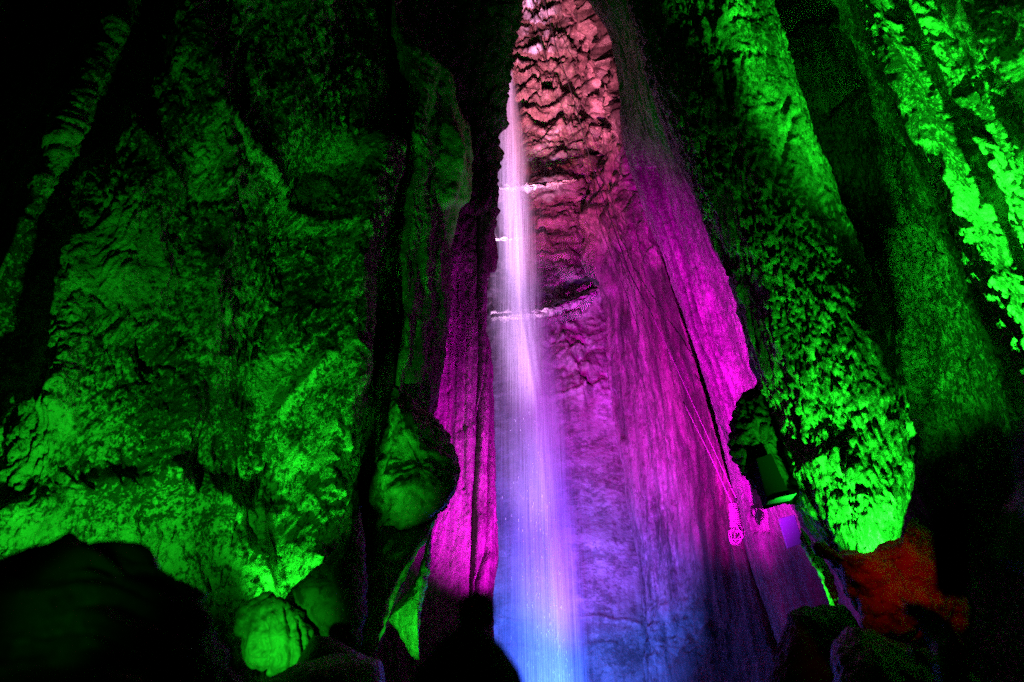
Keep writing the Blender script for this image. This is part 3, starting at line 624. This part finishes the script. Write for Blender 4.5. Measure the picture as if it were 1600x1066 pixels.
# ------------------------------------------------------------------ people (out of focus silhouettes)
M_coat = plain('dark_coat', (.02, .02, .022), .9, .1, .3, 60)
M_skin = plain('skin', (.35, .2, .14), .5, .4, .1)
M_wool = plain('dark_wool', (.025, .022, .02), .95, .1, .6, 120)
M_bobble = plain('yellow_wool', (.28, .22, .05), .95, .1, .8, 150)
def skin(name, verts, edges, radii, mat, parent, sub=2, root=0):
    me = bpy.data.meshes.new(name); me.from_pydata(verts, edges, []); me.materials.append(mat)
    o = new_obj(name, me, parent); o.modifiers.new('s', 'SKIN').use_smooth_shade = True
    sv = me.skin_vertices[0].data
    for i, r in enumerate(radii): sv[i].radius = (r, r) if not isinstance(r, tuple) else r
    for i in range(len(verts)): sv[i].use_root = (i == root)
    m = o.modifiers.new('d', 'SUBSURF'); m.levels = sub; m.render_levels = sub
    return o
def hand(parent, wrist, d, up, side, curl=.5, sz=1.0):
    """palm and five fingers as one skinned mesh; d points along the hand"""
    w = Vector(wrist); d = Vector(d).normalized(); side = Vector(side).normalized(); up = d.cross(side)*-1
    vs = [w, w+d*.04*sz, w+d*.085*sz]; ed = [(0, 1), (1, 2)]; rr = [.024, (.03, .018), (.03, .016)]
    for k, L in enumerate((.068, .078, .073, .058)):
        b = w+d*.08*sz+side*(.027-.018*k)*sz; i = len(vs); vs.append(b); ed.append((1, i)); rr.append(.0105)
        q = b; a = 0
        for s in (.45, .32, .23):
            a += curl*.7; q = q+(d*math.cos(a)-up*math.sin(a))*L*s*sz; vs.append(q); ed.append((len(vs)-2, len(vs)-1)); rr.append(.009-.001*a/3)
    i = len(vs); q = w+d*.03*sz+side*.03*sz; vs.append(q); ed.append((1, i)); rr.append(.012)
    for s in (.035, .03): q = q+(d*.7+side*.6-up*.4).normalized()*s*sz; vs.append(q); ed.append((len(vs)-2, len(vs)-1)); rr.append(.0105)
    return skin('hand', [tuple(v) for v in vs], ed, rr, M_skin, parent, 1)
def head(parent, c, yaw, pitch=0, s=1.0):
    """head facing +Y before yaw: skull, brow, nose, lips, chin, ears, eyes"""
    bm = bmesh.new(); bmesh.ops.create_uvsphere(bm, u_segments=48, v_segments=32, radius=1)
    for v in bm.verts:
        x, y, z = v.co; f = max(0, y)
        X = .076*x*(1-.22*max(0, -z)); Yy = .098*y; Z = .118*z
        if z < -.2: Yy = .098*y*(1-.25*(-z-.2))+.012*f
        g = lambda zc, xc, wz, wx: math.exp(-((z-zc)/wz)**2-((abs(x)-xc)/wx)**2)*(y > 0)
        Yy += .030*math.exp(-((z+.22)/.13)**2-(x/.14)**2)*(y > 0)+.016*math.exp(-((z-.02)/.16)**2-(x/.10)**2)*(y > 0)
        Yy += .007*g(.16, .3, .09, .25)-.010*g(.03, .38, .11, .17)+.008*g(-.52, 0, .07, .25)-.004*g(-.60, 0, .03, .25)+.012*g(-.85, 0, .15, .3)
        X += math.copysign(.016, x)*math.exp(-((z+.05)/.2)**2-((y+.02)/.12)**2)*(abs(x) > .8)
        v.co = (X*s, Yy*s, Z*s)
    me = bpy.data.meshes.new('head'); bm.to_mesh(me); bm.free(); me.materials.append(M_skin)
    for p in me.polygons: p.use_smooth = True
    o = new_obj('head', me, parent); o.location = c; o.rotation_euler = (pitch, 0, yaw)
    for sx in (-1, 1):
        bm = bmesh.new(); bmesh.ops.create_uvsphere(bm, u_segments=12, v_segments=8, radius=.0125*s)
        me = bpy.data.meshes.new('eye'); bm.to_mesh(me); bm.free(); me.materials.append(plain('eye_white', (.6, .6, .6), .2)); e = new_obj('eye', me, o); e.location = (sx*.029*s, .082*s, .004*s)
    return o
def body(parent, h=1.74, arm=None):
    k = h/1.74
    vs = [(0, 0, .93), (0, 0, 1.12), (0, 0, 1.32), (0, .0, 1.43), (0, .02, 1.52), (0, .02, 1.60),
          (.10, 0, .90), (.11, .02, .50), (.11, -.02, .09), (.11, .12, .04), (-.10, 0, .90), (-.11, .02, .50), (-.11, -.02, .09), (-.11, .12, .04),
          (.17, 0, 1.40), (.24, -.02, 1.12), (.25, .06, .88), (-.17, 0, 1.40), (-.24, -.02, 1.12), (-.25, .06, .88)]
    ed = [(0, 1), (1, 2), (2, 3), (3, 4), (4, 5), (0, 6), (6, 7), (7, 8), (8, 9), (0, 10), (10, 11), (11, 12), (12, 13), (3, 14), (14, 15), (15, 16), (3, 17), (17, 18), (18, 19)]
    rr = [(.17, .13), (.16, .12), (.18, .13), (.13, .10), .065, .06, .10, .075, .05, .045, .10, .075, .05, .045, .075, .055, .042, .075, .055, .042]
    vs = [tuple(c*k for c in v) for v in vs]
    if arm: vs[18], vs[19] = arm      # one arm bent to hold something up
    return skin('body', vs, ed, rr, M_coat, parent)
def hat(parent, c, s=1.0):
    """knit cap: cone of stacked rounds with a turned-up brim"""
    v = []; f = []; n = 36; prof = [(.099, -.035), (.112, -.03), (.114, .0), (.108, .022), (.106, .03), (.103, .06), (.088, .10), (.06, .135), (.034, .157), (.012, .172)]
    for r, z in prof:
        for k in range(n):
            a = 2*math.pi*k/n; q = r*(1+.025*math.cos(a*18)); v.append((q*math.cos(a)*.93*s, q*math.sin(a)*1.07*s, z*s))
    m = len(prof)
    for i in range(m-1):
        for k in range(n): f.append((i*n+k, i*n+(k+1) % n, (i+1)*n+(k+1) % n, (i+1)*n+k))
    f.append(tuple((m-1)*n+k for k in range(n)))
    o = mesh('knit_hat', v, f, M_wool, parent); o.location = c
    return o
# visitor in a bobble hat, seen from behind
hp = PV(726, 1172, 1.2)
p1 = empty('person', (hp.x, hp.y, 0), 'dark blurred person in a pointed bobble hat, bottom centre before the falls', 'person')
H1 = hp.z-.02
b1 = body(p1, (H1+.02)/1.64*1.74)
head(p1, (0, .02, H1), 0)
hat(p1, (0, .02, H1+.03))
bm = bmesh.new(); bmesh.ops.create_icosphere(bm, subdivisions=4, radius=.03)
for v_ in bm.verts: v_.co *= 1+.18*math.sin(v_.co.x*700)*math.sin(v_.co.y*640+1)*math.sin(v_.co.z*690)
me = bpy.data.meshes.new('bobble'); bm.to_mesh(me); bm.free(); me.materials.append(M_bobble); bb = new_obj('bobble', me, p1); bb.location = (.012, .02, H1+.22)
for s in (-1, 1): hand(p1, (s*.25, .06, .88), (0, .1, -1), None, (0, 1, 0), .5)

# visitor close by on the right, lifting a phone
q = PV(1735, 815, .66)
p2 = empty('person', (q.x+.04, q.y, 0), 'black blurred person looming at the right edge of the frame', 'person')
k2 = 1.0
hw = PV(1500, 1085, 1.2)-p2.location
body(p2, 1.80, (tuple(PV(1590, 1290, .98)-p2.location), tuple(hw))); hd = head(p2, (.01, .0, q.z), R(50), R(10), 1.12)
v = []; f = []; n = 32                                                   # hood
for i in range(15):
    t = i/14*math.pi*.95+.05
    for k in range(n):
        a = 2*math.pi*k/n; v.append((.135*math.sin(t)*math.cos(a)+.02, .150*math.sin(t)*math.sin(a), .17*math.cos(t)+(.03 if t < .6 else 0)))
for i in range(14):
    for k in range(n): f.append((i*n+k, i*n+(k+1) % n, (i+1)*n+(k+1) % n, (i+1)*n+k))
hood = mesh('hood', v, f, M_coat, p2); hood.location = (.02, -.02, q.z+.02)
ph = PV(1492, 842, .60)
hand(p2, hw, (.1, .1, 1), None, (0, 1, 0), .6)
phone = slab('phone', [(1456, 796), (1512, 780), (1516, 935), (1466, 930)], 1.2, .010, M_black, 'dim greenish-black phone held up by the person at the right edge', 'phone')
